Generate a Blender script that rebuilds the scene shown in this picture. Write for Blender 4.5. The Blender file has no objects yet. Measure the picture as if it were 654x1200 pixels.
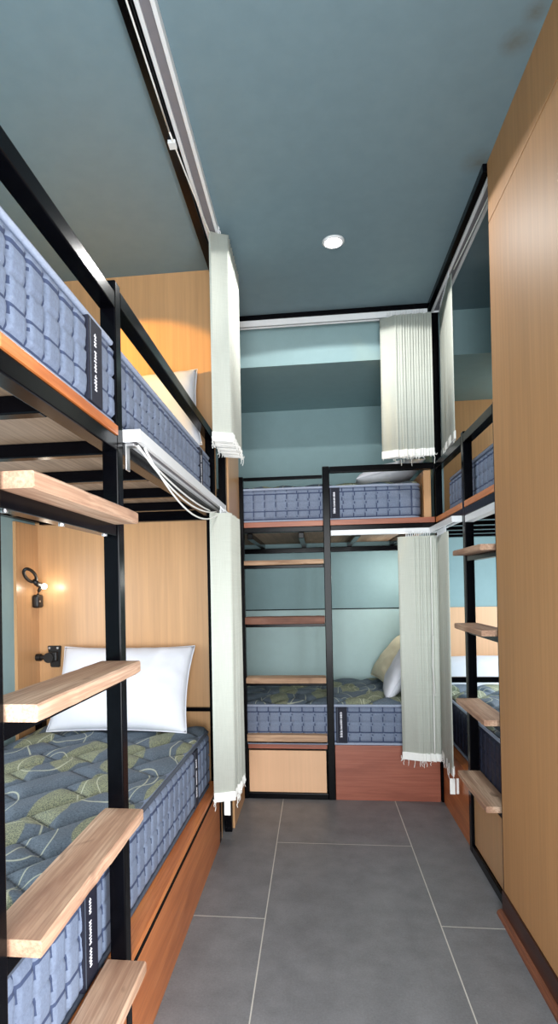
import bpy, bmesh, math, random
from mathutils import Vector, Matrix, noise
random.seed(7)
PI = math.pi
S = bpy.context.scene
C = S.collection

# ------------------------------------------------------------------ materials
def lin(r, g, b):
    f = lambda c: (c/255)/12.92 if c/255 <= .04045 else ((c/255+.055)/1.055)**2.4
    return (f(r), f(g), f(b), 1)

class NT:
    def __init__(s, name, rough=.5, spec=.5, metal=0):
        s.m = bpy.data.materials.new(name); s.m.use_nodes = True
        s.t = s.m.node_tree; s.b = s.t.nodes['Principled BSDF']
        s.b.inputs['Roughness'].default_value = rough
        s.b.inputs['Specular IOR Level'].default_value = spec
        s.b.inputs['Metallic'].default_value = metal
        s.tc = s.t.nodes.new('ShaderNodeTexCoord')
    def n(s, kind, **kw):
        nd = s.t.nodes.new('ShaderNode'+kind)
        for k, v in kw.items():
            if k in nd.inputs: nd.inputs[k].default_value = v
            else: setattr(nd, k, v)
        return nd
    def l(s, a, b): s.t.links.new(a, b)
    def math(s, op, a, b=None, c=None):
        nd = s.t.nodes.new('ShaderNodeMath'); nd.operation = op
        for i, v in enumerate((a, b, c)):
            if v is None: continue
            if hasattr(v, 'is_output'): s.l(v, nd.inputs[i])
            else: nd.inputs[i].default_value = v
        return nd.outputs[0]
    def mapped(s, scale=(1,1,1), rot=(0,0,0), loc=(0,0,0), src=None):
        mp = s.n('Mapping'); mp.inputs['Scale'].default_value = scale
        mp.inputs['Rotation'].default_value = rot; mp.inputs['Location'].default_value = loc
        s.l(src or s.tc.outputs['Object'], mp.inputs['Vector']); return mp.outputs[0]
    def noise(s, vec, scale=5, detail=4, rough=.5, dist=0):
        nd = s.n('TexNoise', Scale=scale, Detail=detail, Roughness=rough, Distortion=dist)
        s.l(vec, nd.inputs['Vector']); return nd.outputs['Fac']
    def ramp(s, fac, stops):
        nd = s.n('ValToRGB'); e = nd.color_ramp.elements
        while len(e) < len(stops): e.new(.5)
        for el, (p, c) in zip(e, stops): el.position = p; el.color = c
        s.l(fac, nd.inputs[0]); return nd.outputs[0]
    def mix(s, fac, a, b, mode='MIX'):
        nd = s.n('Mix', data_type='RGBA', blend_type=mode)
        for sock, v in ((nd.inputs[0], fac), (nd.inputs[6], a), (nd.inputs[7], b)):
            if hasattr(v, 'is_output'): s.l(v, sock)
            else: sock.default_value = v
        return nd.outputs[2]
    def color(s, c):
        if hasattr(c, 'is_output'): s.l(c, s.b.inputs['Base Color'])
        else: s.b.inputs['Base Color'].default_value = c
    def bump(s, h, strength=.2, dist=.01):
        nd = s.n('Bump', Strength=strength, Distance=dist)
        s.l(h, nd.inputs['Height']); s.l(nd.outputs[0], s.b.inputs['Normal'])

def speckled(name, col, var=.06, scale=30, rough=.5, spec=.5, bump=.05, bdist=.002, metal=0):
    k = NT(name, rough, spec, metal); v = k.mapped()
    f = k.noise(v, scale, 4, .6)
    lo = tuple(c*(1-var) for c in col[:3])+(1,); hi = tuple(min(1, c*(1+var)) for c in col[:3])+(1,)
    k.color(k.ramp(f, [(.3, lo), (.7, hi)]))
    if bump: k.bump(f, bump, bdist)
    return k.m

def timber(name, dark, mid, light, axis='Y', rough=.55, spec=.4, knots=True, fine=60, bump=.15):
    """grain runs along the given axis"""
    k = NT(name, rough, spec)
    st = {'X': (.12, 1, 1), 'Y': (1, .12, 1), 'Z': (1, 1, .08)}[axis]
    v = k.mapped(st)
    w = k.noise(v, 14, 5, .6, .6)
    st2 = {'X': (.02, 1, 1), 'Y': (1, .02, 1), 'Z': (1, 1, .015)}[axis]
    g = k.noise(k.mapped(st2), fine*3, 3, .6)
    base = k.ramp(w, [(.28, dark), (.5, mid), (.74, light)])
    col = k.mix(k.ramp(g, [(.42, (0, 0, 0, 1)), (.6, (.5, .5, .5, 1))]), base, dark)
    if knots:
        kn = k.noise(k.mapped({'X': (.5, 1, 1), 'Y': (1, .5, 1), 'Z': (1, 1, .5)}[axis]), 11, 2, .5, 1.2)
        col = k.mix(k.ramp(kn, [(.66, (0, 0, 0, 1)), (.74, (.6, .6, .6, 1))]), col, tuple(c*.45 for c in dark[:3])+(1,))
    k.color(col); k.bump(g, bump, .002)
    return k.m

def laminate(name, col, rough=.32, spec=.5, var=.07):
    k = NT(name, rough, spec)
    a = k.noise(k.mapped((1, 1, .03)), 70, 3, .6)
    b = k.noise(k.mapped((1, 1, .2)), 4, 3, .5)
    f = k.math('ADD', k.math('MULTIPLY', a, .6), k.math('MULTIPLY', b, .4))
    lo = tuple(c*(1-var*1.6) for c in col[:3])+(1,); hi = tuple(min(1, c*(1+var)) for c in col[:3])+(1,)
    k.color(k.ramp(f, [(.36, lo), (.62, hi)])); k.bump(a, .03, .001)
    return k.m

M = {}
M['black'] = speckled('black_gloss_paint', lin(5, 5, 8), .25, 25, .2, .09, .04, .002)
M['teal'] = speckled('teal_wall_paint', lin(140, 168, 172), .03, 18, .7, .3, .06, .001)
M['pale_teal'] = speckled('pale_teal_board', lin(180, 205, 205), .02, 18, .6, .3, .04, .001)
M['seam'] = speckled('dark_stitched_seam', lin(62, 72, 98), .1, 90, .8, .2, .05)
M['seam_top'] = speckled('dark_quilting_seam', lin(34, 42, 50), .1, 90, .8, .2, .05)
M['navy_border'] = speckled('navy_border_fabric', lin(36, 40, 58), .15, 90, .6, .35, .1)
M['shadow_gap'] = speckled('black_gap_strip', lin(14, 12, 12), .1, 40, .9, .1, .0)
M['orange'] = laminate('honey_laminate', lin(194, 150, 106))
M['orange_gloss'] = laminate('honey_laminate_gloss', lin(176, 130, 86), .52, .28)
M['peach'] = laminate('pale_peach_laminate', lin(222, 178, 140), .45, .4, .04)
M['red_board'] = timber('red_brown_board', lin(126, 66, 48), lin(150, 84, 64), lin(164, 98, 76), 'X', .4, .45, False, 50, .05)
M['red_board_y'] = timber('red_brown_board_along', lin(150, 82, 42), lin(182, 108, 60), lin(198, 126, 74), 'Y', .36, .45, False, 50, .05)
M['rail_y'] = timber('orange_rail_wood', lin(166, 88, 40), lin(208, 126, 70), lin(222, 148, 90), 'Y', .34, .5, False, 70, .06)
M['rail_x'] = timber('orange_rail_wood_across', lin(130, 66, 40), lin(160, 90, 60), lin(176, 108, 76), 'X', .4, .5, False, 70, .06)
M['step_y'] = timber('pale_step_wood', lin(136, 98, 78), lin(186, 150, 124), lin(218, 190, 164), 'Y', .6, .35)
M['step_x'] = timber('pale_step_wood_across', lin(130, 98, 74), lin(190, 156, 126), lin(216, 186, 156), 'X', .6, .35)
M['step_dark'] = timber('reddish_step_wood', lin(88, 54, 42), lin(128, 86, 68), lin(152, 110, 90), 'X', .6, .35)
M['ply'] = timber('plywood_underside', lin(104, 84, 66), lin(140, 116, 94), lin(154, 130, 108), 'Y', .7, .3, False, 40, .1)
M['dark_base'] = timber('dark_brown_skirting', lin(44, 22, 16), lin(62, 33, 24), lin(80, 44, 32), 'Y', .35, .45, False)
M['base_bead'] = timber('brown_floor_bead', lin(80, 44, 30), lin(108, 62, 42), lin(136, 84, 60), 'Y', .4, .45, False)
M['plastic'] = speckled('white_aluminium', lin(226, 228, 230), .02, 30, .35, .5, .02)
M['channel'] = speckled('grey_channel', lin(120, 118, 124), .05, 30, .45, .5, .02)
M['white_thread'] = speckled('white_thread', lin(236, 236, 232), .03, 60, .6, .3, .05)
M['pillow'] = speckled('white_cotton', lin(218, 220, 228), .02, 14, .85, .2, .25, .004)
M['cream'] = speckled('cream_cotton', lin(242, 230, 200), .03, 14, .85, .2, .25, .004)
M['navy_label'] = speckled('navy_label_cloth', lin(26, 28, 42), .25, 200, .7, .3, .1)
M['label_print'] = speckled('white_label_print', lin(232, 232, 240), .02, 60, .6, .3, 0)
M['steel'] = speckled('bright_screw_steel', lin(190, 190, 192), .05, 60, .3, .5, .03, .001, .9)
M['grey_black'] = speckled('black_plastic', lin(20, 19, 20), .2, 60, .45, .45, .05)
M['outdoor'] = speckled('outdoor_ground', lin(150, 150, 140), .1, 4, .9, .2, .05)

def slat_material():
    k = NT('blind_fabric', .75, .25)
    a = k.noise(k.mapped((60, 60, 1)), 12, 3, .6); b = k.noise(k.mapped((1, 1, 60)), 12, 3, .6)
    f = k.math('ADD', k.math('MULTIPLY', a, .5), k.math('MULTIPLY', b, .5))
    k.color(k.ramp(f, [(.35, lin(190, 194, 184)), (.65, lin(207, 211, 201))])); k.bump(f, .06, .001)
    k.b.inputs['Subsurface Weight'].default_value = 0
    return k.m
M['slat'] = slat_material()

def mattress_side():
    k = NT('quilted_blue_fabric', .75, .3)
    f = k.noise(k.mapped(), 160, 3, .7); g = k.noise(k.mapped(), 5, 2, .5)
    h = k.math('ADD', k.math('MULTIPLY', f, .5), k.math('MULTIPLY', g, .5))
    k.color(k.ramp(h, [(.35, lin(100, 110, 131)), (.65, lin(121, 133, 154))])); k.bump(f, .12, .001)
    return k.m
M['mat_side'] = mattress_side()
M['piping'] = speckled('grey_piping_tape', lin(150, 160, 180), .08, 120, .6, .35, .1)
M['piping_dark'] = speckled('slate_piping_tape', lin(70, 78, 92), .1, 120, .6, .35, .1)

def mattress_top():
    k = NT('leaf_print_ticking', .7, .3)
    o = k.tc.outputs['Object']
    wob = k.n('TexNoise', Scale=5.0, Detail=1.0); k.l(o, wob.inputs['Vector'])
    vadd = k.n('VectorMath', operation='MULTIPLY_ADD'); k.l(wob.outputs['Color'], vadd.inputs[0])
    vadd.inputs[1].default_value = (.07, .07, 0); k.l(o, vadd.inputs[2])
    def cells(scale, st, rot, off):
        v = k.n('TexVoronoi', Scale=scale, Randomness=.8); v.voronoi_dimensions = '2D'
        k.l(k.mapped(st, (0, 0, rot), off, src=vadd.outputs[0]), v.inputs['Vector']); return v.outputs['Distance']
    leaf = k.math('MINIMUM', cells(5.0, (1, .34, 1), 1.25, (0, 0, 0)), k.math('ADD', cells(4.2, (1, .36, 1), .35, (3, 1, 0)), .03))
    mask = k.ramp(leaf, [(.25, (1, 1, 1, 1)), (.262, (0, 0, 0, 1))])
    ring = k.math('ABSOLUTE', k.math('SUBTRACT', cells(3.3, (1, .8, 1), .4, (1.7, 5, 0)), .30))
    ring2 = k.math('ABSOLUTE', k.math('SUBTRACT', cells(2.8, (1, .6, 1), -.9, (7, 2, 0)), .27))
    line = k.ramp(k.math('MINIMUM', ring, ring2), [(.0045, (.7, .7, .7, 1)), (.008, (0, 0, 0, 1))])
    st = k.noise(k.mapped(), 340, 2, .6)
    slate = k.ramp(k.noise(k.mapped(), 220, 3, .7), [(.35, lin(70, 82, 94)), (.65, lin(102, 115, 128))])
    olive = k.ramp(st, [(.42, lin(88, 96, 88)), (.58, lin(150, 154, 124))])
    c = k.mix(mask, slate, olive); c = k.mix(line, c, lin(188, 192, 170))
    sp = k.n('SeparateXYZ'); k.l(o, sp.inputs[0]); X, Y = sp.outputs[0], sp.outputs[1]
    ca, sa = math.cos(.95), math.sin(.95)
    p = k.math('ADD', k.math('MULTIPLY', X, ca), k.math('MULTIPLY', Y, sa))
    q = k.math('DIVIDE', k.math('SUBTRACT', k.math('MULTIPLY', Y, ca), k.math('MULTIPLY', X, sa)), .14)
    rw = k.math('FLOOR', q); fq = k.math('SUBTRACT', q, rw)
    odd = k.math('FLOORED_MODULO', rw, 2.0)
    pp = k.math('ADD', k.math('ADD', k.math('DIVIDE', p, .25), k.math('MULTIPLY', odd, .5)), k.math('MULTIPLY', k.math('SINE', k.math('MULTIPLY', rw, 2.1)), .13))
    fp = k.math('SUBTRACT', pp, k.math('FLOOR', pp))
    d = k.math('MINIMUM', k.math('MULTIPLY', k.math('MINIMUM', fq, k.math('SUBTRACT', 1.0, fq)), .14),
               k.math('MULTIPLY', k.math('MINIMUM', fp, k.math('SUBTRACT', 1.0, fp)), .25))
    c = k.mix(k.ramp(d, [(.0022, (.85, .85, .85, 1)), (.0045, (0, 0, 0, 1))]), c, lin(30, 37, 44))
    k.color(c); k.bump(st, .12, .001)
    return k.m
M['mat_top'] = mattress_top()

def floor_material():
    k = NT('grey_porcelain_tiles', .42, .45)
    sp = k.n('SeparateXYZ'); k.l(k.tc.outputs['Object'], sp.inputs[0])
    x, y = sp.outputs[0], sp.outputs[1]
    u = k.math('DIVIDE', k.math('ADD', x, .2), .6)
    col = k.math('FLOOR', u)
    fx = k.math('MULTIPLY', k.math('SUBTRACT', u, col), .6)
    odd = k.math('MODULO', k.math('ABSOLUTE', col), 2.0)
    v = k.math('DIVIDE', k.math('SUBTRACT', k.math('SUBTRACT', y, 2.606), k.math('MULTIPLY', odd, .6)), 1.2)
    row = k.math('FLOOR', v)
    fy = k.math('MULTIPLY', k.math('SUBTRACT', v, row), 1.2)
    ex = k.math('MINIMUM', fx, k.math('SUBTRACT', .6, fx)); ey = k.math('MINIMUM', fy, k.math('SUBTRACT', 1.2, fy))
    e = k.math('MINIMUM', ex, ey)
    g = k.math('LESS_THAN', e, .0019)
    n1 = k.noise(k.mapped(), 9, 6, .65); n2 = k.noise(k.mapped(), 160, 4, .7)
    f = k.math('ADD', k.math('MULTIPLY', n1, .55), k.math('MULTIPLY', n2, .45))
    tile = k.ramp(f, [(.36, lin(104, 105, 108)), (.64, lin(127, 128, 131))])
    k.color(k.mix(g, tile, lin(196, 194, 186)))
    k.bump(k.math('ADD', k.math('MULTIPLY', g, -.6), k.math('MULTIPLY', n2, .15)), .15, .002)
    return k.m
M['floor'] = floor_material()

def ceiling_material():
    k = NT('teal_ceiling_paint', .55, .3)
    o = k.tc.outputs['Object']
    f = k.noise(k.mapped(), 14, 4, .6)
    c = k.ramp(f, [(.3, lin(112, 134, 143)), (.7, lin(117, 139, 148))])
    nz = k.noise(k.mapped(), 16, 4, .7, .5)
    for (px, py, r, s) in ((.58, 1.63, .055, .55), (.60, 2.08, .07, .5), (.60, 1.55, .04, .6)):
        d = k.n('VectorMath', operation='DISTANCE'); k.l(o, d.inputs[0]); d.inputs[1].default_value = (px, py, 0)
        m = k.math('SUBTRACT', 1.0, k.math('DIVIDE', d.outputs['Value'], r))
        m = k.math('MULTIPLY', k.math('MAXIMUM', m, 0.0), k.math('MULTIPLY', nz, 2.0))
        m = k.math('MINIMUM', k.math('MULTIPLY', m, s), .7)
        c = k.mix(m, c, lin(96, 84, 62))
    k.color(c); k.bump(f, .05, .001)
    return k.m
M['ceiling'] = ceiling_material()

def emitter(name, col, st):
    k = NT(name); k.b.inputs['Emission Color'].default_value = col
    k.b.inputs['Emission Strength'].default_value = st
    return k.m
M['lamp_glow'] = emitter('downlight_glow', (1, .98, .95, 1), 14)
M['bulb_glow'] = emitter('reading_bulb_glow', (1, .93, .8, 1), 12)
gm = NT('window_glass', .02, .5); gm.b.inputs['Transmission Weight'].default_value = 1; gm.b.inputs['IOR'].default_value = 1.1
M['glass'] = gm.m

# ------------------------------------------------------------------ builders
def bx(bm, x0, x1, y0, y1, z0, z1, bev=.0, seg=2):
    x0, x1 = min(x0, x1), max(x0, x1); y0, y1 = min(y0, y1), max(y0, y1); z0, z1 = min(z0, z1), max(z0, z1)
    vs = [bm.verts.new((x, y, z)) for z in (z0, z1) for y in (y0, y1) for x in (x0, x1)]
    fs = [bm.faces.new([vs[i] for i in q]) for q in
          ((0, 2, 3, 1), (4, 5, 7, 6), (0, 1, 5, 4), (2, 6, 7, 3), (0, 4, 6, 2), (1, 3, 7, 5))]
    if bev:
        es = list({e for f in fs for e in f.edges})
        bmesh.ops.bevel(bm, geom=es, offset=bev, segments=seg, affect='EDGES', profile=.6)

def tube(bm, pts, r, n=8, closed=False):
    pts = [Vector(p) for p in pts]; rings = []
    N = len(pts)
    for i, p in enumerate(pts):
        a = pts[(i-1) % N] if closed or i > 0 else p
        b = pts[(i+1) % N] if closed or i < N-1 else p
        t = (b-a).normalized()
        up = Vector((0, 0, 1)) if abs(t.z) < .9 else Vector((1, 0, 0))
        s = t.cross(up).normalized(); w = s.cross(t)
        rings.append([bm.verts.new(p+s*(r*math.cos(2*PI*k/n))+w*(r*math.sin(2*PI*k/n))) for k in range(n)])
    M_ = N if closed else N-1
    for i in range(M_):
        A, B = rings[i], rings[(i+1) % N]
        for k in range(n): bm.faces.new((A[k], A[(k+1) % n], B[(k+1) % n], B[k]))
    if not closed:
        bm.faces.new(rings[0][::-1]); bm.faces.new(rings[-1])

def cyl(bm, c, r, h, axis='Z', n=24, r2=None):
    r2 = r if r2 is None else r2
    c = Vector(c); ax = {'X': Vector((1, 0, 0)), 'Y': Vector((0, 1, 0)), 'Z': Vector((0, 0, 1))}[axis]
    s = Vector((0, 1, 0)) if axis == 'X' else Vector((1, 0, 0)); w = ax.cross(s)
    A = [bm.verts.new(c+s*r*math.cos(2*PI*k/n)+w*r*math.sin(2*PI*k/n)) for k in range(n)]
    B = [bm.verts.new(c+ax*h+s*r2*math.cos(2*PI*k/n)+w*r2*math.sin(2*PI*k/n)) for k in range(n)]
    for k in range(n): bm.faces.new((A[k], A[(k+1) % n], B[(k+1) % n], B[k]))
    bm.faces.new(A[::-1]); bm.faces.new(B)

def obj(name, bm, mat, parent=None, smooth=False, origin=None):
    """link the bmesh (built in world coordinates) as one mesh object"""
    o = bpy.data.objects.new(name, bpy.data.meshes.new(name))
    if parent is not None:
        base = Vector((0, 0, 0)); p = parent
        while p: base += Vector(p.location); p = p.parent
        loc = Vector((0, 0, 0)); shift = base
    else:
        loc = Vector(origin or (0, 0, 0)); shift = loc
    bmesh.ops.translate(bm, verts=bm.verts, vec=-shift)
    bmesh.ops.recalc_face_normals(bm, faces=bm.faces)
    bm.to_mesh(o.data); bm.free()
    if smooth:
        for p in o.data.polygons: p.use_smooth = True
    o.data.materials.append(M[mat] if isinstance(mat, str) else mat)
    o.location = loc; o.parent = parent
    C.objects.link(o)
    return o

def tag(o, label, cat, group=None):
    o['label'] = label; o['category'] = cat
    if group: o['group'] = group
    return o

def thing(name, label, cat, loc, group=None):
    o = bpy.data.objects.new(name, None); o.empty_display_size = .1
    o.location = loc; C.objects.link(o)
    return tag(o, label, cat, group)

def struct(name, bm, mat, origin=None, parent=None, smooth=False):
    o = obj(name, bm, mat, parent, smooth, origin)
    if parent is None: o['kind'] = 'structure'
    return o

def box(name, mat, *b, parent=None, bev=.0015):
    bm = bmesh.new(); bx(bm, *b, bev); return obj(name, bm, mat, parent)
def sbox(name, mat, *b, bev=0):
    bm = bmesh.new(); bx(bm, *b, bev); return struct(name, bm, mat)

# ------------------------------------------------------------------ measurements
XL, XR, YB = -.455, .645, 3.135          # aisle faces of the three bunks
ZC = 2.65
LW, RW, BW, RY = -1.34, 1.62, 4.03, -1.4  # walls
T = .038                                  # square tube

# ------------------------------------------------------------------ the room
bm = bmesh.new(); bx(bm, LW-.1, RW+.1, RY-.1, BW+.1, -.1, 0); struct('floor', bm, 'floor')
bm = bmesh.new(); bx(bm, LW-.1, RW+.1, RY-.1, BW+.1, ZC, ZC+.1); struct('ceiling', bm, 'ceiling', (0, 0, ZC))

def wall_with_hole(name, mat, axis, p0, p1, a0, a1, h0, h1, z0, z1):
    """wall slab between p0..p1 along its thickness; hole h0..h1 (along), z0..z1"""
    bm = bmesh.new()
    def put(a, b, c, d):
        if axis == 'X': bx(bm, p0, p1, a, b, c, d)
        else: bx(bm, a, b, p0, p1, c, d)
    put(a0, h0, 0, ZC); put(h1, a1, 0, ZC); put(h0, h1, 0, z0); put(h0, h1, z1, ZC)
    return struct(name, bm, mat)
LWIN = (1.05, 2.25, .78, 1.36)      # window of the lower left bunk (y0, y1, z0, z1)
RWIN = (2.75, 3.75, .72, 1.36)      # window of the lower right bunk
wall_with_hole('wall_left', 'teal', 'X', LW-.1, LW, RY, BW, LWIN[0], LWIN[1], LWIN[2], LWIN[3])
wall_with_hole('wall_right', 'teal', 'X', RW, RW+.1, 1.3, BW, RWIN[0], RWIN[1], RWIN[2], RWIN[3])
sbox('wall_back', 'teal', LW, RW, BW, BW+.1, 0, ZC)
wall_with_hole('wall_rear', 'teal', 'Y', RY-.1, RY, LW, .60, -.55, .56, .12, 2.15)
sbox('wall_right_end', 'teal', .70, RW, 1.3, 1.38, 0, ZC)
sbox('trim_1', 'teal', LW, RW, 3.2, BW, 2.405, ZC)                 # boxed beam above the back bunks
# honey panels
sbox('wall_left_end', 'orange', LW, XL-.002, 2.62, 2.655, 0, ZC)
sbox('trim_2', 'orange', LW, LW+.014, 2.415, 2.62, .30, 1.478)
sbox('trim_3', 'orange', -.432, -.412, 2.745, 3.128, 0, ZC, bev=.001)
sbox('trim_4', 'orange', .705, RW, BW-.016, BW, 1.56, 2.405)
sbox('trim_5', 'peach', .705, RW, BW-.016, BW, .30, 1.0)
# back wall seam between the two board sheets
sbox('trim_6', 'pale_teal', LW, .655, BW-.012, BW, .30, .996)
sbox('trim_14', 'shadow_gap', LW, .655, BW-.009, BW, .9965, 1.003)
# partition between the back bunk and the right bunk
sbox('wall_partition', 'teal', .66, .70, YB+.045, BW, 0, 2.405)
# tall honey wall on the right with its horizontal joint
bm = bmesh.new(); bx(bm, .637, .70, .80, 2.09, 0, ZC); bx(bm, .637, .70, RY, -1.0, 0, ZC); bx(bm, .637, .70, -1.0, .80, 2.1, ZC)
struct('wall_aisle_right', bm, 'orange_gloss')
bm = bmesh.new(); bx(bm, .633, .637, .80, 2.09, .085, 2.432, .0012); struct('trim_7', bm, 'orange_gloss')
bm = bmesh.new(); bx(bm, .633, .637, RY, 2.09, 2.436, ZC, .0012); struct('trim_8', bm, 'orange_gloss')
bm = bmesh.new(); bx(bm, .627, .637, .80, 2.095, 0, .084, .002); struct('baseboard_right', bm, 'dark_base')
bm = bmesh.new()
prof = [(.627, 0), (.609, 0), (.6105, .007), (.615, .013), (.6215, .016), (.627, .017)]
A = [bm.verts.new((x, .80, z)) for x, z in prof]; B = [bm.verts.new((x, 2.10, z)) for x, z in prof]
for i in range(len(prof)): j = (i+1) % len(prof); bm.faces.new((A[i], A[j], B[j], B[i]))
bm.faces.new(A); bm.faces.new(B[::-1]); struct('trim_9', bm, 'base_bead')

def window(n, axis, p, a0, a1, z0, z1):
    bm = bmesh.new(); w = .04
    def put(bm, a, b, c, d, q0, q1):
        if axis == 'X': bx(bm, q0, q1, a, b, c, d, .002)
        else: bx(bm, a, b, q0, q1, c, d, .002)
    put(bm, a0, a1, z0, z0+w, p-.02, p+.02); put(bm, a0, a1, z1-w, z1, p-.02, p+.02)
    put(bm, a0, a0+w, z0+w, z1-w, p-.02, p+.02); put(bm, a1-w, a1, z0+w, z1-w, p-.02, p+.02)
    o = struct('window_%d' % n, bm, 'plastic')
    bm = bmesh.new(); put(bm, a0+w, a1-w, z0+w, z1-w, p-.003, p+.003); obj('pane', bm, 'glass', o)
window(1, 'Y', RY-.06, -.55, .56, .12, 2.15)
window(2, 'X', LW-.06, *LWIN)
bm = bmesh.new(); w = .06
for b in ((-1.0, .80, .005, w), (-1.0, .80, 2.1-w, 2.1), (-1.0, -1.0+w, w, 2.1-w), (.80-w, .80, w, 2.1-w)): bx(bm, .65, .69, *b, .002)
d1 = struct('door_1', bm, 'black')
bm = bmesh.new(); bx(bm, .667, .673, -1.0+w, .80-w, w, 2.1-w); obj('pane', bm, 'glass', d1)
bm = bmesh.new(); tube(bm, [(.65, .70, 1.0), (.62, .70, 1.0), (.62, .58, 1.0)], .009, 10); obj('door_handle', bm, 'steel', d1)
window(3, 'X', RW+.06, *RWIN)

# ------------------------------------------------------------------ bunk beds
def tube_box(name, parent, *b, mat='black'): return box(name, mat, *b, parent=parent, bev=.003)

def board_bm(x0, x1, y0, y1, z0, z1, along, seed):
    """a sawn step board with slightly uneven edges"""
    rnd = random.Random(seed); bm = bmesh.new(); n = 14
    L0, L1 = (y0, y1) if along == 'Y' else (x0, x1)
    W0, W1 = (x0, x1) if along == 'Y' else (y0, y1)
    e = .003; rings = []
    for i in range(n+1):
        t = L0+(L1-L0)*i/n
        j = [rnd.uniform(-.0010, .0010) for _ in range(4)]
        pr = [(W0+e+j[0], z0), (W1-e+j[1], z0), (W1+j[1], z0+e), (W1+j[1], z1-e), (W1-e+j[1], z1+j[2]*.4), (W0+e+j[0], z1+j[2]*.4), (W0+j[0], z1-e), (W0+j[0], z0+e)]
        if i in (0, n):
            mW, mZ = (W0+W1)/2, (z0+z1)/2
            pr = [(mW+(a-mW)*.985, mZ+(b-mZ)*.94) for a, b in pr]
        rings.append([bm.verts.new((a, t, b) if along == 'Y' else (t, a, b)) for a, b in pr])
    for A, B in zip(rings, rings[1:]):
        for k in range(8): bm.faces.new((A[k], A[(k+1) % 8], B[(k+1) % 8], B[k]))
    bm.faces.new(rings[0]); bm.faces.new(rings[-1][::-1])
    return bm

# ---- left bunk (runs along the left wall)
LBm = thing('bunk_bed', 'black steel bunk bed with four pale wooden steps along the left wall, nearest the camera', 'bunk bed', (-.9, 1.65, 0), 'steel bunk beds')
P1, P2 = .751, 1.293
tube_box('post', LBm, XL-T, XL, P1, P1+T, 0, 1.89)
tube_box('post', LBm, XL-T, XL, P2, P2+T, 0, 1.893)
tube_box('post', LBm, XL-T, XL, 2.578, 2.616, 0, 1.885)
tube_box('post', LBm, LW+.002, LW+T, P1, P1+T, 0, 1.89)
tube_box('guard_rail', LBm, XL-T, XL, P1+T, P2, 1.826, 1.864)
tube_box('guard_rail', LBm, XL-T, XL, P2+T, 2.578, 1.845, 1.883)
tube_box('side_beam', LBm, XL-T, XL, P1+T, P2, 1.489, 1.524)
tube_box('side_beam', LBm, XL-T, XL, P2+T, 2.578, 1.489, 1.524)
box('side_board', 'rail_y', XL-.020, XL+.003, P1+T+.001, P2-.001, 1.525, 1.547, parent=LBm)
box('side_board', 'rail_y', XL-.020, XL-.002, P2+T+.001, 2.577, 1.525, 1.547, parent=LBm)
tube_box('wall_beam', LBm, LW+.002, LW+.002+T, P1+T, 2.616, 1.489, 1.524)
tube_box('end_beam', LBm, LW+T+.004, XL-T-.001, 2.578, 2.616, 1.478, 1.524)
for y in (.70, 1.005, 1.335, 1.665, 1.995, 2.325):
    tube_box('slat_bar', LBm, LW+T+.004, XL-T-.001, y-.016, y+.016, 1.489, 1.524)
box('deck_board', 'ply', LW+.004, XL-.022, .69, 2.615, 1.5245, 1.538, parent=LBm, bev=.001)
# ladder
lad = bpy.data.objects.new('ladder', None); lad.parent = LBm; C.objects.link(lad)
for i, (zt) in enumerate((1.343, .999, .656, .305)):
    obj('step', board_bm(-.503, -.407, .797, 1.291, zt-.0275, zt, 'Y', i), 'step_y', lad)
    bm = bmesh.new()
    bx(bm, XL-.034, XL-.004, P1+T+.001, P2-.001, zt-.0545, zt-.0278, .002)
    obj('step_bracket', bm, 'black', lad)
    for y in (.83, 1.03, 1.25):
        bm = bmesh.new(); cyl(bm, (XL-.019, y, zt-.0575), .006, .003, 'Z', 12); obj('screw', bm, 'steel', lad)
# base below the lower mattress
box('base_panel', 'red_board_y', XL-.018, XL-.001, P1+T+.002, P2-.002, 0, .250, parent=LBm)
box('base_panel', 'red_board_y', XL-.018, XL-.001, P2+T+.002, 2.576, 0, .250, parent=LBm)
box('gap_strip', 'shadow_gap', XL-.020, XL-.0005, P1+T+.002, 2.576, .2505, .2655, parent=LBm, bev=.0005)
box('ledge', 'rail_y', XL-.09, XL-.001, P1+T+.002, P2-.002, .266, .284, parent=LBm)
box('ledge', 'rail_y', XL-.09, XL-.001, P2+T+.002, 2.576, .266, .284, parent=LBm)
box('lower_deck', 'ply', LW+.02, XL-.095, .70, 2.57, .25, .284, parent=LBm)
tube_box('head_rail', LBm, LW+.05, XL-T-.003, 2.598, 2.616, .594, .612)
tube_box('head_rail', LBm, LW+.016, LW+.034, 1.9, 2.60, .594, .612)
tube_box('rail_bracket', LBm, LW+.016, LW+.048, 2.56, 2.612, .50, .61)

# ---- back bunk (runs across the end of the room)
BB = thing('bunk_bed', 'black steel bunk bed across the far end with beige drawer front below its steps', 'bunk bed', (-.35, 3.58, 0), 'steel bunk beds')
XA = -.428; XS = .047; YF = YB+T
BX0 = -1.32
tube_box('post', BB, XA, XA+T, YB, YF, 0, 1.775)
tube_box('post', BB, XS, XS+T, YB, YF, 0, 1.815)
tube_box('post', BB, BX0, BX0+T, YB, YF, 0, 1.775)
tube_box('guard_rail', BB, XA+T+.001, XS-.001, YB+.008, YB+.028, 1.753, 1.771)
tube_box('guard_rail', BB, XS+T+.001, .640, YB, YF, 1.780, 1.813)
tube_box('side_beam', BB, XA+T, XS, YB, YF, 1.462, 1.491)
tube_box('side_beam', BB, XS+T, .640, YB, YF, 1.462, 1.491)
box('side_board', 'rail_x', XA+T+.001, XS-.001, YB+.002, YB+.024, 1.492, 1.521, parent=BB)
box('side_board', 'rail_x', XS+T+.001, .640, YB+.002, YB+.024, 1.492, 1.521, parent=BB)
tube_box('wall_beam', BB, BX0, .640, BW-.014-T, BW-.014, 1.396, 1.43)
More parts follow.
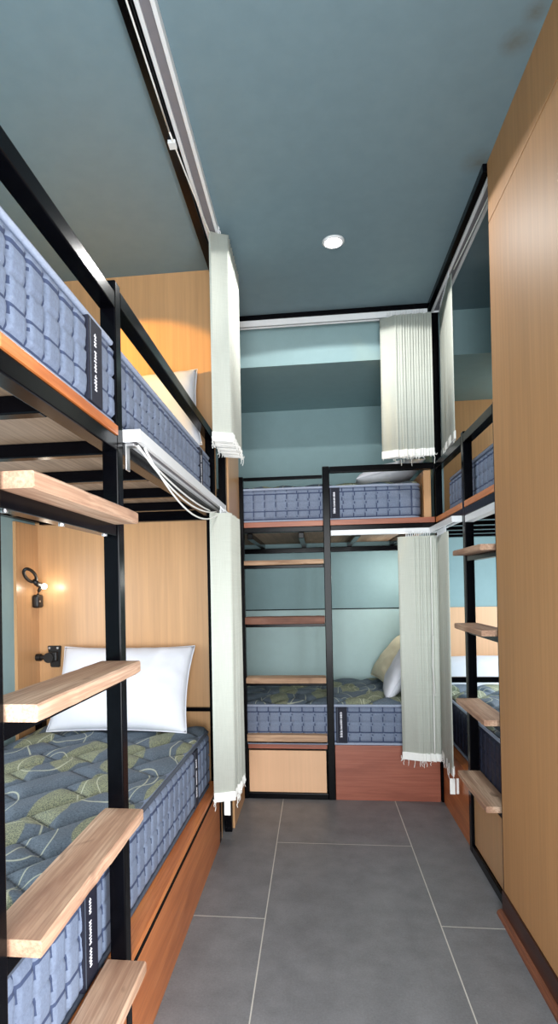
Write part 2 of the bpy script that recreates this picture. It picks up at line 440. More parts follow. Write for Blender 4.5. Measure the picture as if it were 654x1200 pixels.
tube_box('side_beam', BB, BX0+T, XA, YB, YF, 1.462, 1.491)
for x in (-1.0, -.68, -.36, -.075, .235, .52):
    tube_box('slat_bar', BB, x-.015, x+.015, YF+.001, BW-.014-T, 1.430, 1.462)
box('deck_board', 'ply', BX0, .640, YF+.002, BW-.012, 1.4625, 1.474, parent=BB, bev=.001)
box('deck_frame', 'black', BX0+.01, .630, YF+.03, BW-.03, 1.475, 1.519, parent=BB, bev=.001)
box('end_board', 'orange', .590, .628, YB+.03, YB+.75, 1.522, 1.778, parent=BB)
lad = bpy.data.objects.new('ladder', None); lad.parent = BB; C.objects.link(lad)
for i, zt in enumerate((1.308, .999, .668, .360)):
    th = (.026, .040, .031, .038)[i]
    obj('step', board_bm(XA+T+.002, XS-.002, 3.098, 3.198, zt-th, zt, 'X', 10+i), 'step_dark' if i == 1 else 'step_x', lad)
    bm = bmesh.new(); bx(bm, XA+T+.001, XS-.001, YB+.001, YB+.03, zt-th-.018, zt-th-.0005, .002)
    obj('step_bracket', bm, 'black', lad)
box('drawer_front', 'peach', XA+T+.004, XS-.009, YB+.012, YB+.028, .034, .262, parent=BB)
box('drawer_rail', 'red_board', XA+T+.002, XS-.003, YB+.004, YB+.03, .274, .297, parent=BB)
tube_box('floor_rail', BB, XA+T, XS, YB+.002, YB+.03, 0, .032)
box('base_panel', 'red_board', XS+T+.002, .640, YB+.006, YB+.024, 0, .286, parent=BB)
box('ledge', 'red_board', XS+T+.002, .640, YB+.001, YB+.07, .2865, .297, parent=BB)
box('lower_deck', 'ply', BX0+.02, .640, YB+.072, BW-.02, .262, .297, parent=BB)

# ---- right bunk (behind the honey wall)
RB = thing('bunk_bed', 'black steel bunk bed on the right, half hidden behind the tall honey wood wall', 'bunk bed', (1.1, 2.8, 0), 'steel bunk beds')
Q1, Q2 = 2.100, 2.552
tube_box('post', RB, XR, XR+T, Q1, Q1+T, 0, 1.815)
tube_box('post', RB, XR, XR+T, Q2, Q2+T, 0, 1.822)
tube_box('post', RB, XR, XR+.036, YB, YB+T, 0, ZC-.001)
tube_box('post', RB, RW-.002-T, RW-.002, 3.52, 3.52+T, 0, 1.8)
tube_box('guard_rail', RB, XR, XR+T, Q1+T, Q2, 1.772, 1.81)
tube_box('guard_rail', RB, XR, XR+T, Q2+T, YB, 1.772, 1.81)
tube_box('side_beam', RB, XR, XR+T, Q1+T, Q2, 1.455, 1.49)
tube_box('side_beam', RB, XR, XR+T, Q2+T, YB, 1.455, 1.49)
box('side_board', 'rail_y', XR-.001, XR+.022, Q1+T+.001, Q2-.001, 1.491, 1.518, parent=RB)
box('side_board', 'rail_y', XR-.001, XR+.022, Q2+T+.001, YB-.001, 1.491, 1.518, parent=RB)
tube_box('wall_beam', RB, RW-.002-T, RW-.002, 1.6, BW-.02, 1.455, 1.49)
for y in (1.75, 2.0, 2.25, 2.5, 2.75, 3.0, 3.25, 3.5, 3.75):
    tube_box('slat_bar', RB, (XR+T+.001) if y < 3.14 else .705, RW-.004-T, y-.03, y+.03, 1.455, 1.49)
box('deck_board', 'ply', .706, RW-.004, 1.5, BW-.02, 1.4905, 1.503, parent=RB, bev=.001)
lad = bpy.data.objects.new('ladder', None); lad.parent = RB; C.objects.link(lad)
for i, zt in enumerate((1.304, .992, .669, .358)):
    obj('step', board_bm(.591, .688, Q1+T+.002, Q2-.002, zt-.023, zt, 'Y', 20+i), 'step_y', lad)
    bm = bmesh.new(); bx(bm, XR+.004, XR+.034, Q1+T+.001, Q2-.001, zt-.046, zt-.0235, .002)
    obj('step_bracket', bm, 'black', lad)
tube_box('floor_rail', RB, XR, XR+T, Q1+T, Q2, 0, .036)
box('drawer_front', 'orange', XR+.012, XR+.028, Q1+T+.003, Q2-.003, .04, .30, parent=RB)
box('base_panel', 'red_board_y', XR+.010, XR+.028, Q2+T+.002, YB-.002, 0, .315, parent=RB)
box('ledge', 'red_board_y', XR+.004, XR+.06, Q2+T+.002, YB-.002, .3155, .327, parent=RB)
box('lower_deck', 'ply', .71, RW-.02, 1.5, BW-.03, .29, .327, parent=RB)
tube_box('head_rail', RB, .71, RW-.06, 3.500, 3.532, .574, .606)
box('head_shelf', 'ply', .71, RW-.03, 3.54, BW-.02, .40, .437, parent=RB)

# tall curtain post beside the left bunk, black bars along the ceiling
sbox('trim_10', 'black', XL+.001, XL+.036, 2.70, 2.738, 0, ZC, bev=.002)
sbox('trim_11', 'black', XL-.002, -.424, RY, 2.699, 2.612, ZC, bev=.002)
sbox('trim_12', 'black', -.42, .617, 3.094, YB+.030, 2.622, ZC, bev=.002)
sbox('trim_13', 'black', .618, .642, 2.092, YB-.001, 2.62, ZC, bev=.002)

# ------------------------------------------------------------------ mattresses
def side_profile(s, v, H, cell=.060, rows=3.45):
    """outward bulge of the quilted border at arc length s and height v"""
    m = .016
    if v < m or v > H-m: return 0
    r = (H-2*m)/rows; vv = (v-m)/r
    s2 = s+0.002*math.sin(2*PI*vv)
    a = abs(math.sin(PI*s2/cell)); b = abs(math.sin(PI*vv))
    a = min(1, a*1.9)**.55; b = .45+.55*min(1, b*2.6)**.6
    edge = min(1, (v-m)/.01, (H-m-v)/.01)
    return .0115*a*b*max(0, edge)

def mattress(label, x0, x1, y0, y1, z0, z1, rot=0, top='mat_top', side='mat_side', labels=(), tape='piping', group='quilted mattresses', fine=True):
    cx, cy = (x0+x1)/2, (y0+y1)/2
    root = thing('mattress', label, 'mattress', (cx, cy, z0), group)
    hx, hy, H = (x1-x0)/2-.009, (y1-y0)/2-.009, z1-z0
    R = .05
    # perimeter of a rounded rectangle
    per = []
    step = .0062 if fine else .012
    def seg(p, q):
        d = math.dist(p, q); n = max(1, round(d/step))
        dx, dy = (q[0]-p[0])/d, (q[1]-p[1])/d
        for i in range(n): per.append((p[0]+(q[0]-p[0])*i/n, p[1]+(q[1]-p[1])*i/n, dy, -dx))
    def arc(c, a0):
        n = 10
        for i in range(n):
            a = a0+PI/2*i/n; per.append((c[0]+R*math.cos(a), c[1]+R*math.sin(a), math.cos(a), math.sin(a)))
    seg((-hx+R, -hy), (hx-R, -hy)); arc((hx-R, -hy+R), -PI/2)
    seg((hx, -hy+R), (hx, hy-R)); arc((hx-R, hy-R), 0)
    seg((hx-R, hy), (-hx+R, hy)); arc((-hx+R, hy-R), PI/2)
    seg((-hx, hy-R), (-hx, -hy+R)); arc((-hx+R, -hy+R), PI)
    N = len(per); nv = 30 if fine else 18
    bm = bmesh.new(); rings = []
    arcl = [0]
    for i in range(1, N): arcl.append(arcl[-1]+math.dist(per[i][:2], per[i-1][:2]))
    tot = arcl[-1]+math.dist(per[-1][:2], per[0][:2]); cell = tot/round(tot/.062)
    for j in range(nv+1):
        v = H*j/nv
        rings.append([bm.verts.new((x+nx*side_profile(s, v, H, cell), y+ny*side_profile(s, v, H, cell), v)) for (x, y, nx, ny), s in zip(per, arcl)])
    m_ = .016; r_ = (H-2*m_)/3.45
    for j, (A, B) in enumerate(zip(rings, rings[1:])):
        vv = (H*(j+.5)/nv-m_)/r_
        for k in range(N):
            f = bm.faces.new((A[k], A[(k+1) % N], B[(k+1) % N], B[k]))
            sm = (arcl[k]+(arcl[k+1] if k+1 < N else tot))/2
            if -.1 < vv < 3.5 and (abs(math.sin(PI*(sm+0.002*math.sin(2*PI*vv))/cell)) < .13 or abs(math.sin(PI*vv)) < .13): f.material_index = 1
    bm.faces.new(rings[0][::-1]); bm.faces.new(rings[-1])
    def mk(name, bm, mat, smooth=True, par=None, second=None):
        bmesh.ops.recalc_face_normals(bm, faces=bm.faces)
        o = bpy.data.objects.new(name, bpy.data.meshes.new(name)); bm.to_mesh(o.data); bm.free()
        if smooth:
            for p in o.data.polygons: p.use_smooth = True
        o.data.materials.append(M[mat]); o.parent = par or root; C.objects.link(o)
        if second: o.data.materials.append(M[second])
        return o
    mk('border', bm, side, second='seam' if side == 'mat_side' else 'navy_border')
    # top cover with brick-like diagonal quilting
    bm = bmesh.new(); st = .009 if fine else .03
    nx_, ny_ = round(2*hx/st), round(2*hy/st)
    rowsv = []; seam = {}
    for j in range(ny_+1):
        row = []
        for i in range(nx_+1):
            x = -hx+2*hx*i/nx_; y = -hy+2*hy*j/ny_
            ca, sa = math.cos(.95), math.sin(.95)
            p, q = x*ca+y*sa, -x*sa+y*ca
            rw = math.floor(q/.14); fq = q/.14-rw
            pp = p/.25+.5*(rw % 2)+.13*math.sin(rw*2.1); fp = pp-math.floor(pp)
            d = min(min(fq, 1-fq)*.14, min(fp, 1-fp)*.25)
            puff = math.sin(min(1, d/.055)*PI/2)**.7; seam[(i, j)] = d
            ed = min(hx-abs(x), hy-abs(y)); rim = min(1, max(0, ed)/.05)**.5
            # round the corners in plan
            ex, ey = max(0, abs(x)-(hx-R)), max(0, abs(y)-(hy-R))
            rr = math.hypot(ex, ey)
            if rr > R and ex > 0 and ey > 0:
                x = math.copysign(hx-R+ex*R/rr, x); y = math.copysign(hy-R+ey*R/rr, y)
            row.append(bm.verts.new((x, y, H-.004+(.003+.024*puff)*rim)))
        rowsv.append(row)
    for j, (A, B) in enumerate(zip(rowsv, rowsv[1:])):
        for i in range(nx_):
            f = bm.faces.new((A[i], A[i+1], B[i+1], B[i]))
    mk('top_cover', bm, top)
    for name, z in (('piping', H-.006), ('piping', .006)):
        bm = bmesh.new()
        pts = [(x+nx*.004, y+ny*.004, z) for (x, y, nx, ny) in per[::(4 if fine else 2)]]
        tube(bm, pts, .0068, 8, True); mk(name, bm, tape)
    # woven label straps: (side, position along the side, width)
    for side, pos, w in labels:
        bm = bmesh.new()
        t0, t1 = pos-w/2, pos+w/2
        def put(bm, a, b, za, zb, o0, o1):
            if side == '+x': bx(bm, hx+o0, hx+o1, a, b, za, zb, .001)
            elif side == '-x': bx(bm, -hx-o1, -hx-o0, a, b, za, zb, .001)
            else: bx(bm, a, b, -hy-o1, -hy-o0, za, zb, .001)
        put(bm, t0, t1, .012, H-.012, .001, .0135)
        lb = mk('label_strap', bm, 'navy_label', False)
        lb['label'] = 'dark navy label strap with white lettering'
        bm = bmesh.new(); put(bm, t0+w*.10, t0+w*.16, .014, H-.014, .0130, .0142)
        mk('stitching', bm, 'piping_dark', False, lb)
        # the white lettering runs vertically; three words of slanting strokes
        bm = bmesh.new(); rnd = random.Random(int(w*1e4)); c = pos-w*.02
        for (za, zb, hw, kind) in ((.20, .36, .0085, 1), (.40, .62, .0075, 0), (.67, .80, .0080, 1)):
            z = za*H
            while z < zb*H:
                k = rnd.uniform(.55, 1)*hw
                put(bm, c-k, c+hw*.6, z, z+.0036, .0133, .0147)
                if rnd.random() < .6: put(bm, c-k*.3, c+k*.1, z, z+.0075, .0133, .0147)
                z += .0068
        mk('lettering', bm, 'label_print', False, lb)
    root.rotation_euler = (0, 0, rot)
    return root

# left bunk, upper: front edge on the aisle
mattress('blue-grey quilted mattress on the upper left bunk, nearest the camera at eye level and above', -1.30, XL-.008, .705, 2.572, 1.5485, 1.750, 0, labels=(('+x', -.463, .075), ('+x', .675, .06)))
mattress('light blue quilted mattress with leaf-patterned top on the lower left bunk', -1.300, -.506, .705, 2.560, .2845, .530, math.radians(-1.3), tape='piping_dark', labels=(('+x', -.40, .075), ('+x', .62, .06)))
mattress('dark blue quilted mattress on the upper bunk across the far end', -1.26, .580, YB+.028, 3.93, 1.5215, 1.712, 0, labels=(('-y', .452, .055),))
mattress('slate blue quilted mattress with leaf top on the lower far bunk, above a red-brown panel', -1.26, .630, YB+.004+.001, 3.96, .2975, .515, 0, labels=(('-y', .439, .060),))
mattress('navy quilted mattress on the upper right bunk behind the black guard rail', .700, 1.55, 1.56, 3.10, 1.5035, 1.71, 0, tape='piping')
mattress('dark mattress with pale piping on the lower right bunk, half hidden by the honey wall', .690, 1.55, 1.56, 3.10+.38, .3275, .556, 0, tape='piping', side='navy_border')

# ------------------------------------------------------------------ pillows
def pillow(label, w, h, t, loc, rot, mat='pillow', seed=1, group='bed pillows'):
    bm = bmesh.new(); n = 40; rnd = Vector((seed*3.1, seed*1.7, 0))
    grids = []
    for sgn in (1, -1):
        g = []
        for j in range(n+1):
            row = []
            for i in range(n+1):
                u, v = -1+2*i/n, -1+2*j/n
                pin = 1-.075*(1-abs(u)**2.0)*0-.06*(1-u*u)*abs(v)**6
                pin2 = 1-.06*(1-v*v)*abs(u)**6
                x, y = u*w/2*pin2, v*h/2*pin
                prof = max(0, (1-abs(u)**2.6))**.5*max(0, (1-abs(v)**2.6))**.5
                wr = noise.noise(Vector((u*2.2, v*2.2, sgn))+rnd)*.10+noise.noise(Vector((u*6, v*5, sgn*2))+rnd)*.035
                edge = 1-max(abs(u), abs(v))
                wr += .05*math.sin(14*(u*v+abs(u)))*max(0, .35-edge)/.35
                row.append(bm.verts.new((x, y, sgn*t/2*prof*(1+wr))))
            g.append(row)
        grids.append(g)
        for A, B in zip(g, g[1:]):
            for i in range(n): bm.faces.new((A[i], A[i+1], B[i+1], B[i]))
    bmesh.ops.remove_doubles(bm, verts=bm.verts, dist=.0004)
    bmesh.ops.recalc_face_normals(bm, faces=bm.faces)
    root = thing('pillow', label, 'pillow', loc, group)
    root.rotation_euler = rot
    o = bpy.data.objects.new('cover', bpy.data.meshes.new('cover')); bm.to_mesh(o.data); bm.free()
    for p in o.data.polygons: p.use_smooth = True
    o.data.materials.append(M[mat]); o.parent = root; C.objects.link(o)
    bm = bmesh.new(); pts = []
    for k in range(4):
        for i in range(20):
            a = -1+2*i/20; u, v = ((a, -1), (1, a), (-a, 1), (-1, -a))[k]
            pts.append((u*w/2*(1-.06*(1-v*v)*abs(u)**6), v*h/2*(1-.06*(1-u*u)*abs(v)**6), 0))
    tube(bm, pts, .0028, 6, True)
    s = bpy.data.objects.new('seam', bpy.data.meshes.new('seam')); bm.to_mesh(s.data); bm.free()
    s.data.materials.append(M[mat]); s.parent = root; C.objects.link(s)
    return root
R_ = math.radians
pillow('white pillow leaning against the honey wood panel of the lower left bunk', .62, .40, .15, (-.865, 2.47, .727), (R_(60), 0, 0), seed=1)
pillow('white pillow standing at the end of the upper left bunk', .60, .40, .14, (-.80, 2.50, 1.955), (R_(72), R_(-5), R_(3)), seed=2)
pillow('white pillow at the right end of the upper far bunk, below the cream blind', .40, .58, .13, (.44, 3.62, 1.825), (0, R_(-14), 0), seed=3)
pillow('cream pillow propped behind a white one in the lower far bunk', .34, .52, .12, (.492, 3.70, .690), (0, R_(-52), R_(6)), 'cream', seed=4)
pillow('white pillow in front of a cream one in the lower far bunk', .37, .42, .12, (.49, 3.43, .672), (0, R_(-60), R_(-6)), seed=5)
pillow('white pillow under the peach panel at the far end of the lower right bunk', .70, .40, .14, (1.13, 3.79, .560), (R_(32), 0, 0), seed=6)

# ------------------------------------------------------------------ vertical blinds
def slat_mesh(name, L, w=.089):
    bm = bmesh.new(); n = 8; th = .0007
    cols = []
    for i in range(n+1):
        u = -1+2*i/n; x = u*w/2; y = .0035*(1-u*u)
        cols.append([bm.verts.new((x, y+o, z)) for z in (0, -L) for o in (-th, th)])
    for A, B in zip(cols, cols[1:]):
        bm.faces.new((A[0], B[0], B[2], A[2])); bm.faces.new((A[1], A[3], B[3], B[1]))
        bm.faces.new((A[0], A[1], B[1], B[0])); bm.faces.new((A[2], B[2], B[3], A[3]))
    bm.faces.new((cols[0][0], cols[0][2], cols[0][3], cols[0][1])); bm.faces.new((cols[-1][0], cols[-1][1], cols[-1][3], cols[-1][2]))
    bmesh.ops.recalc_face_normals(bm, faces=bm.faces)
    me = bpy.data.meshes.new(name); bm.to_mesh(me); bm.free(); me.materials.append(M['slat'])
    for p in me.polygons: p.use_smooth = len(p.vertices) == 4
    return me
def weight_mesh(w=.089):
    bm = bmesh.new(); bx(bm, -w/2-.001, w/2+.001, -.0005, .0055, -.034, .004, .0012)
    me = bpy.data.meshes.new('bottom_weight'); bm.to_mesh(me); bm.free(); me.materials.append(M['white_thread']); return me
def hook_mesh():
    bm = bmesh.new(); tube(bm, [(0, .003, -.002), (0, .003, .012), (.003, .003, .020), (0, .003, .028)], .0022, 6)
    me = bpy.data.meshes.new('hook'); bm.to_mesh(me); bm.free(); me.materials.append(M['plastic']); return me
WM, HM = weight_mesh(), hook_mesh()

def blind(label, rail, slats, ztop, zbot, w=.089, fringe=True, cord=None, seed=1, channel='down'):
    """rail = box of the head rail; slats = list of (x, y, rotation)"""
    x0, x1, y0, y1, z0, z1 = rail
    root = thing('vertical_blind', label, 'blind', ((x0+x1)/2, (y0+y1)/2, z1), 'vertical blinds of the bunks')
    along_y = (y1-y0) > (x1-x0)
    bm = bmesh.new(); t = .006
    if along_y:
        bx(bm, x0, x0+.012, y0, y1, z0, z1, .001); bx(bm, x1-.012, x1, y0, y1, z0, z1, .001); bx(bm, x0+.012, x1-.012, y0, y1, z1-t, z1)
        c = (x0+.0125, x1-.0125, y0+.004, y1-.004, z0+.006, z1-t-.0005)
        ec = [(x0-.001, x1+.001, y0-.006, y0), (x0-.001, x1+.001, y1, y1+.006)]
    else:
        bx(bm, x0, x1, y0, y0+.010, z0, z1, .001); bx(bm, x0, x1, y1-.010, y1, z0, z1, .001); bx(bm, x0, x1, y0+.010, y1-.010, z1-t, z1)
        c = (x0+.004, x1-.004, y0+.0105, y1-.0105, z0+.006, z1-t-.0005)
        ec = [(x0-.004, x0, y0-.001, y1+.001), (x1, x1+.003, y0-.001, y1+.001)]
    hr = obj('head_rail', bm, 'plastic', root)
    bm = bmesh.new(); bx(bm, *c); obj('channel', bm, 'channel', hr)
    for e in ec: box('end_cap', 'plastic', *e, z0-.001, z1, parent=hr, bev=.002)
    me = slat_mesh('slat', ztop-zbot, w); base = Vector(root.location)
    rnd = random.Random(seed)
    for i, (x, y, r) in enumerate(slats):
        o = bpy.data.objects.new('slat', me); o.parent = root
        o.location = Vector((x, y, ztop+rnd.uniform(-.002, .002)))-base
        o.rotation_euler = (rnd.uniform(-.006, .006), rnd.uniform(-.004, .004), r); C.objects.link(o)
        wt = bpy.data.objects.new('bottom_weight', WM); wt.parent = o; wt.location = (0, -.0025, -(ztop-zbot)+.03); C.objects.link(wt)
        hk = bpy.data.objects.new('hook', HM); hk.parent = o; C.objects.link(hk)
    for sg in (-1, 1):
        line = []
        for i, (x, y, r) in enumerate(slats):
            ex = x+sg*(w/2+.003)*math.cos(r); ey = y+sg*(w/2+.003)*math.sin(r)
            if i+1 < len(slats):
                X, Y, R2 = slats[i+1]; fx, fy = X+sg*(w/2+.003)*math.cos(R2), Y+sg*(w/2+.003)*math.sin(R2)
            else: fx, fy = ex+rnd.uniform(-.012, .012), ey+rnd.uniform(-.012, .012)
            dr = rnd.uniform(.010, .030)
            line += [(ex+(fx-ex)*k/6+rnd.uniform(-.003, .003), ey+(fy-ey)*k/6+rnd.uniform(-.003, .003), zbot+.014-dr*4*(k/6)*(1-k/6)) for k in range(6)]
            if rnd.random() < .4:
                L = rnd.uniform(.025, .06); fr = bmesh.new()
                tube(fr, [(ex+rnd.uniform(-.004, .004), ey+rnd.uniform(-.004, .004), zbot+.01-L*k/4) for k in range(5)], .0015, 5)
                obj('chain_end', fr, 'white_thread', root)
        fr = bmesh.new(); tube(fr, line, .0016, 5); obj('bead_chain', fr, 'white_thread', root)
    for pts in (cord or []):
        bm = bmesh.new(); tube(bm, pts, .0028, 6); obj('cord', bm, 'white_thread', root, True)
    return root

def sag(p, q, d, n=16):
    p, q = Vector(p), Vector(q)
    return [tuple(p+(q-p)*(i/n)-Vector((0, 0, 4*d*(i/n)*(1-i/n)))) for i in range(n+1)]

# upper left: long ceiling rail, slats pushed to the far end
sl = [(-.366+.001*(i % 2), 2.30+.030*i, R_(27+(i*37 % 5)*.8)) for i in range(11)]
b = blind('white vertical blind hanging from the ceiling rail over the left bunk', (-.420, -.368, RY+.05, 2.625, 2.622, 2.6499), sl, 2.618, 1.765, .086,
          cord=[sag((-.436, -1.0, 2.603), (-.430, 1.75, 2.604), .004), sag((-.430, 1.75, 2.604), (-.398, 2.30, 2.606), .004)], seed=3)
box('cord_clip', 'plastic', -.446, -.421, 1.79, 1.82, 2.600, 2.6115, parent=b)
# lower left: rail fixed under the upper bunk
sl = [(-.388+.0005*i, 2.345+.026*i, R_(20+(i*29 % 5)*.8)) for i in range(10)]
b = blind('pale vertical blind gathered at the foot of the lower left bunk', (-.4545, -.412, 1.336, 2.640, 1.520, 1.549), sl, 1.475, .282, .092,
          cord=[sag((-.43, 1.37, 1.519), (-.41, 2.36, 1.482), .05), sag((-.422, 1.40, 1.519), (-.40, 2.40, 1.482), .085), sag((-.436, 1.39, 1.519), (-.43, 2.33, 1.484), .02)], seed=5)
bm = bmesh.new(); bx(bm, -.4545, -.4515, 1.345, 1.372, 1.455, 1.519, .0008); bx(bm, -.4515, -.432, 1.345, 1.372, 1.513, 1.519, .0008); obj('mounting_bracket', bm, 'steel', b)
box('loose_weight', 'white_thread', -.398, -.372, 2.36, 2.363, .215, .285, parent=b)
# upper far: rail below the ceiling bar
def fan(xa, xb, y, n, a0, a1):
    return [(xa+(xb-xa)*i/(n-1), y+.0012*math.sin(i*1.9), R_(a0+(a1-a0)*i/(n-1)+2*math.sin(i*2.3))) for i in range(n)]
blind('cream vertical blind drawn to the right over the upper far bunk', (-.415, .614, 3.096, YB, 2.590, 2.6215), fan(.405, .585, 3.055, 14, -27, -30), 2.572, 1.832, .089, seed=7)
blind('cream vertical blind drawn to the right over the lower far bunk', (.090, .634, 3.102, YB-.0005, 1.434, 1.461), fan(.474, .593, 3.055, 12, -22, -27), 1.412, .252, .089, seed=9)
sl = [(.650+.0024*i, 2.745+.026*i, R_(90+(i*31 % 3)*.6)) for i in range(13)]
b = blind('narrow white vertical blind at the far end of the upper right bunk', (.6425, .694, 2.098, YB-.004, 2.615, 2.6499), sl, 2.592, 1.83, .082,
          cord=[sag((.672, 2.12, 2.604), (.66, 2.70, 2.606), .003)], seed=11)
sl = [(.612+.0018*i, 2.750+.024*i, R_(90+(i*31 % 3)*.6)) for i in range(13)]
b = blind('narrow pale vertical blind hanging beside the lower right bunk', (.602, .6445, 2.600, YB-.045, 1.434, 1.4605), sl, 1.405, .282, .075,
          cord=[sag((.585, 2.98, 1.40), (.585, 3.0, .30), 0), [(.58, 2.95, .9), (.575, 2.95, .75), (.585, 2.955, .6)]], seed=13)
box('loose_weight', 'white_thread', .600, .624, 2.74, 2.743, .185, .258, parent=b)
box('head_rail', 'plastic', .6455, .682, 2.142, 2.548, 1.426, 1.4545, parent=b)
box('loose_weight', 'white_thread', .630, .642, 2.745, 2.748, .185, .258, parent=b)

# ------------------------------------------------------------------ lamps and small things
dl = thing('ceiling_downlight', 'round white downlight glowing in the teal ceiling', 'light', (.105, 2.48, ZC))
bm = bmesh.new(); cyl(bm, (.105, 2.48, ZC-.006), .036, .0055, 'Z', 40); obj('diffuser', bm, 'lamp_glow', dl)
bm = bmesh.new()
n = 48; prof = [(.037, -.001), (.037, -.008), (.043, -.0075), (.049, -.001)]
rings = [[bm.verts.new((.105+r*math.cos(2*PI*k/n), 2.48+r*math.sin(2*PI*k/n), ZC+z)) for r, z in prof] for k in range(n)]
for k in range(n):
    A, B = rings[k], rings[(k+1) % n]
    for i in range(4): bm.faces.new((A[i], A[(i+1) % 4], B[(i+1) % 4], B[i]))
obj('trim_ring', bm, 'plastic', dl, True)

# reading lamps: ring-headed, lower left in view, other three unseen and added for light
def reading_lamp(label, PX, py, pz):
    """py, pz: shift from the lamp of the lower left bunk"""
    rl = thing('reading_lamp', label, 'lamp', (PX, 2.575+py, 1.11+pz))
    bm = bmesh.new(); bx(bm, PX, PX+.034, 2.548+py, 2.604+py, 1.085+pz, 1.148+pz, .014, 4); obj('base', bm, 'grey_black', rl, True)
    bm = bmesh.new(); cyl(bm, (PX+.034, 2.560+py, 1.116+pz), .005, .003, 'X', 14); obj('button', bm, 'steel', rl)
    bm = bmesh.new(); tube(bm, [(PX+.020, 2.572+py, 1.146+pz), (PX+.026, 2.570+py, 1.165+pz), (PX+.040, 2.562+py, 1.186+pz)], .0075, 10); obj('stem', bm, 'grey_black', rl, True)
    bm = bmesh.new()
    c = Vector((PX+.040, 2.462+py, 1.236+pz)); d = Vector((-.02, -.85, .52)).normalized(); e = Vector((.75, .25, .55)).normalized()
    pts = [tuple(c+d*(.050*math.cos(a))+e*(.020*math.sin(a))) for a in [2*PI*k/28 for k in range(28)]]
    tube(bm, pts, .0075, 8, True)
    tube(bm, [tuple(c-d*.046), tuple(c-d*.072), (PX+.046, 2.552+py, 1.190+pz)], .0125, 10)
    obj('head', bm, 'grey_black', rl, True)
    bm = bmesh.new(); bmesh.ops.create_uvsphere(bm, u_segments=20, v_segments=12, radius=.013, matrix=Matrix.Translation((PX+.060, 2.556+py, 1.186+pz))); obj('bulb', bm, 'bulb_glow', rl, True)
    return rl
PX = LW+.014
reading_lamp('small lit black reading lamp with ring head in the lower left bunk', PX, 0, 0)
reading_lamp('unseen small black reading lamp put in to warm the upper left end panel', LW+.0005, -.57, 1.0)
r = reading_lamp('unseen small black reading lamp added to brighten the soffit over the upper right bunk', RW-.0005, 1.0, 1.0); r.rotation_euler.z = PI
r = reading_lamp('unseen small black reading lamp added to brighten the pillows of the lower far bunk', .6595, 1.18, .05); r.rotation_euler.z = PI

# black bracket with a knob on the head panel
wb = thing('wall_bracket', 'black two-screw wall bracket on the honey panel beside the pillow', 'bracket', (-1.250, 2.62, .85))
bm = bmesh.new()
pr = [(-1.281, .902), (-1.214, .902), (-1.222, .800), (-1.266, .800)]
A = [bm.verts.new((x, 2.6195, z)) for x, z in pr]; B = [bm.verts.new((x, 2.606, z)) for x, z in pr]
for i in range(4): j = (i+1) % 4; bm.faces.new((A[i], A[j], B[j], B[i]))
bm.faces.new(A); bm.faces.new(B[::-1])
bmesh.ops.bevel(bm, geom=list(bm.edges), offset=.003, segments=2, affect='EDGES'); obj('plate', bm, 'grey_black', wb)
for x in (-1.268, -1.228):
    bm = bmesh.new(); cyl(bm, (x, 2.602, .892), .0055, .004, 'Y', 14); obj('screw', bm, 'steel', wb)
bm = bmesh.new(); cyl(bm, (-1.262, 2.575, .848), .024, .031, 'Y', 20); bx(bm, -1.268, -1.226, 2.586, 2.606, .83, .875, .006); obj('holder', bm, 'grey_black', wb, False)
bm = bmesh.new(); cyl(bm, (-1.318, 2.586, .85), .011, .06, 'X', 16); cyl(bm, (-1.324, 2.586, .85), .017, .022, 'X', 18); obj('knob', bm, 'grey_black', wb)

# ------------------------------------------------------------------ light
W = bpy.data.worlds.new('world'); S.world = W; W.use_nodes = True
bg = W.node_tree.nodes['Background']; bg.inputs[0].default_value = (.75, .88, 1, 1); bg.inputs[1].default_value = .6

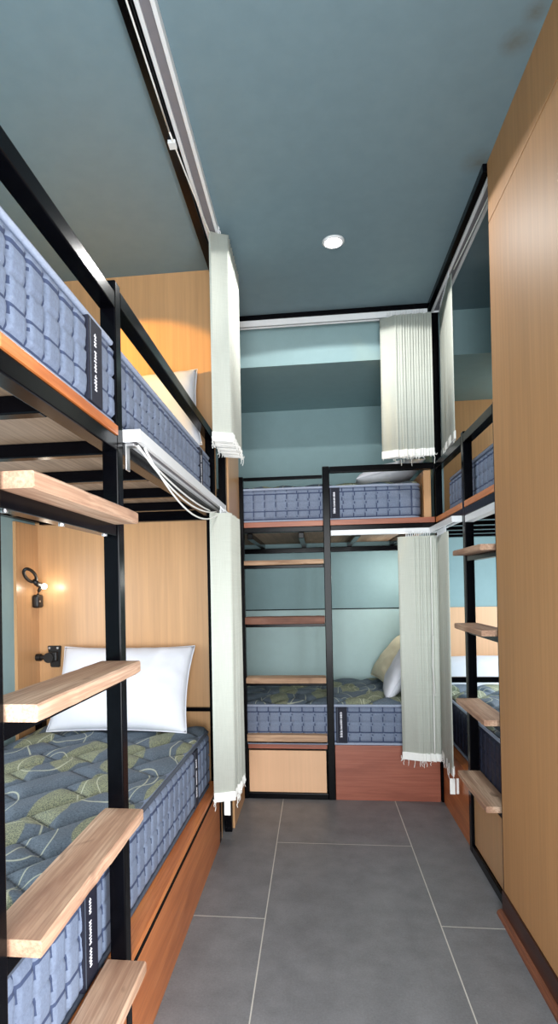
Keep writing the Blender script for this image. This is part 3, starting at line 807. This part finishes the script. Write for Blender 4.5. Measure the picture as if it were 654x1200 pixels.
def area(name, loc, rot, sx, sy, power, col):
    L = bpy.data.lights.new(name, 'AREA'); L.shape = 'RECTANGLE'; L.size = sx; L.size_y = sy; L.energy = power; L.color = col
    o = bpy.data.objects.new(name, L); o.location = loc; o.rotation_euler = rot; C.objects.link(o); return o
area('rear_window_daylight', (.01, RY+.02, 1.13), (R_(90), 0, R_(0)), 1.05, 1.95, 98, (.95, .98, 1))
area('door_daylight', (.635, -.10, .72), (0, R_(90), 0), 1.2, 1.65, 64, (.92, .96, 1))
area('left_window_daylight', (LW+.01, (LWIN[0]+LWIN[1])/2, (LWIN[2]+LWIN[3])/2), (0, R_(-90), 0), .5, 1.1, 6, (.9, .95, 1))
area('right_window_daylight', (RW-.01, (RWIN[0]+RWIN[1])/2, (RWIN[2]+RWIN[3])/2), (0, R_(90), 0), .55, .9, 18, (.88, .95, 1))
def point(name, loc, power, col, r=.03, spot=None, rot=None):
    L = bpy.data.lights.new(name, 'SPOT' if spot else 'POINT'); L.energy = power; L.color = col; L.shadow_soft_size = r
    if spot: L.spot_size = spot; L.spot_blend = .06
    o = bpy.data.objects.new(name, L); o.location = loc
    if rot: o.rotation_euler = rot
    C.objects.link(o); return o
point('downlight_lamp', (.105, 2.48, ZC-.012), 25, (1, .98, .95), .015, R_(161), (0, 0, 0))
point('reading_lamp_light', (PX+.085, 2.55, 1.18), .25, (1, .9, .75), .014)

point('upper_unseen_lamp_light', (LW+.11, 1.98, 2.15), 48, (1, .58, .12), .02, R_(62), (R_(80), 0, R_(-28)))  # warm spot of an unseen lamp, put in to turn the end panel golden
point('upper_right_fill_light', (RW-.09, 3.60, 2.19), 4, (1, .93, .84), .02)  # added fill behind the honey wall, brightens the soffit
point('lower_far_fill_light', (.565, 3.76, 1.23), 3.0, (1, .95, .88), .02)  # added fill hidden by the blind, brightens the pillows and back wall

# ------------------------------------------------------------------ camera
cam = bpy.data.cameras.new('camera'); co = bpy.data.objects.new('camera', cam); C.objects.link(co); S.camera = co
F_, YAW, ROLL, PIT, PXX, PYY = 669.3855, .1094, .0194, .0094, 296.4793, 681.6663
cam.sensor_fit = 'AUTO'; cam.sensor_width = 36; cam.lens = F_/1200*36
cam.shift_x = (327-PXX)/1200; cam.shift_y = (PYY-600)/1200
cam.clip_start = .02
fw = Vector((-math.sin(YAW)*math.cos(PIT), math.cos(YAW)*math.cos(PIT), math.sin(PIT)))
rt = Vector((math.cos(YAW), math.sin(YAW), 0)); up = rt.cross(fw)
r2 = rt*math.cos(ROLL)-up*math.sin(ROLL)      # picture right
u2 = up*math.cos(ROLL)+rt*math.sin(ROLL)
co.matrix_world = Matrix(((r2.x, u2.x, -fw.x, 0), (r2.y, u2.y, -fw.y, 0), (r2.z, u2.z, -fw.z, 1.164), (0, 0, 0, 1)))

vs = S.view_settings; vs.view_transform = 'Standard'; vs.look = 'None'; vs.gamma = 1; vs.use_curve_mapping = False
vs.exposure = .36
S.cycles.use_denoising = True
S.cycles.max_bounces = 10
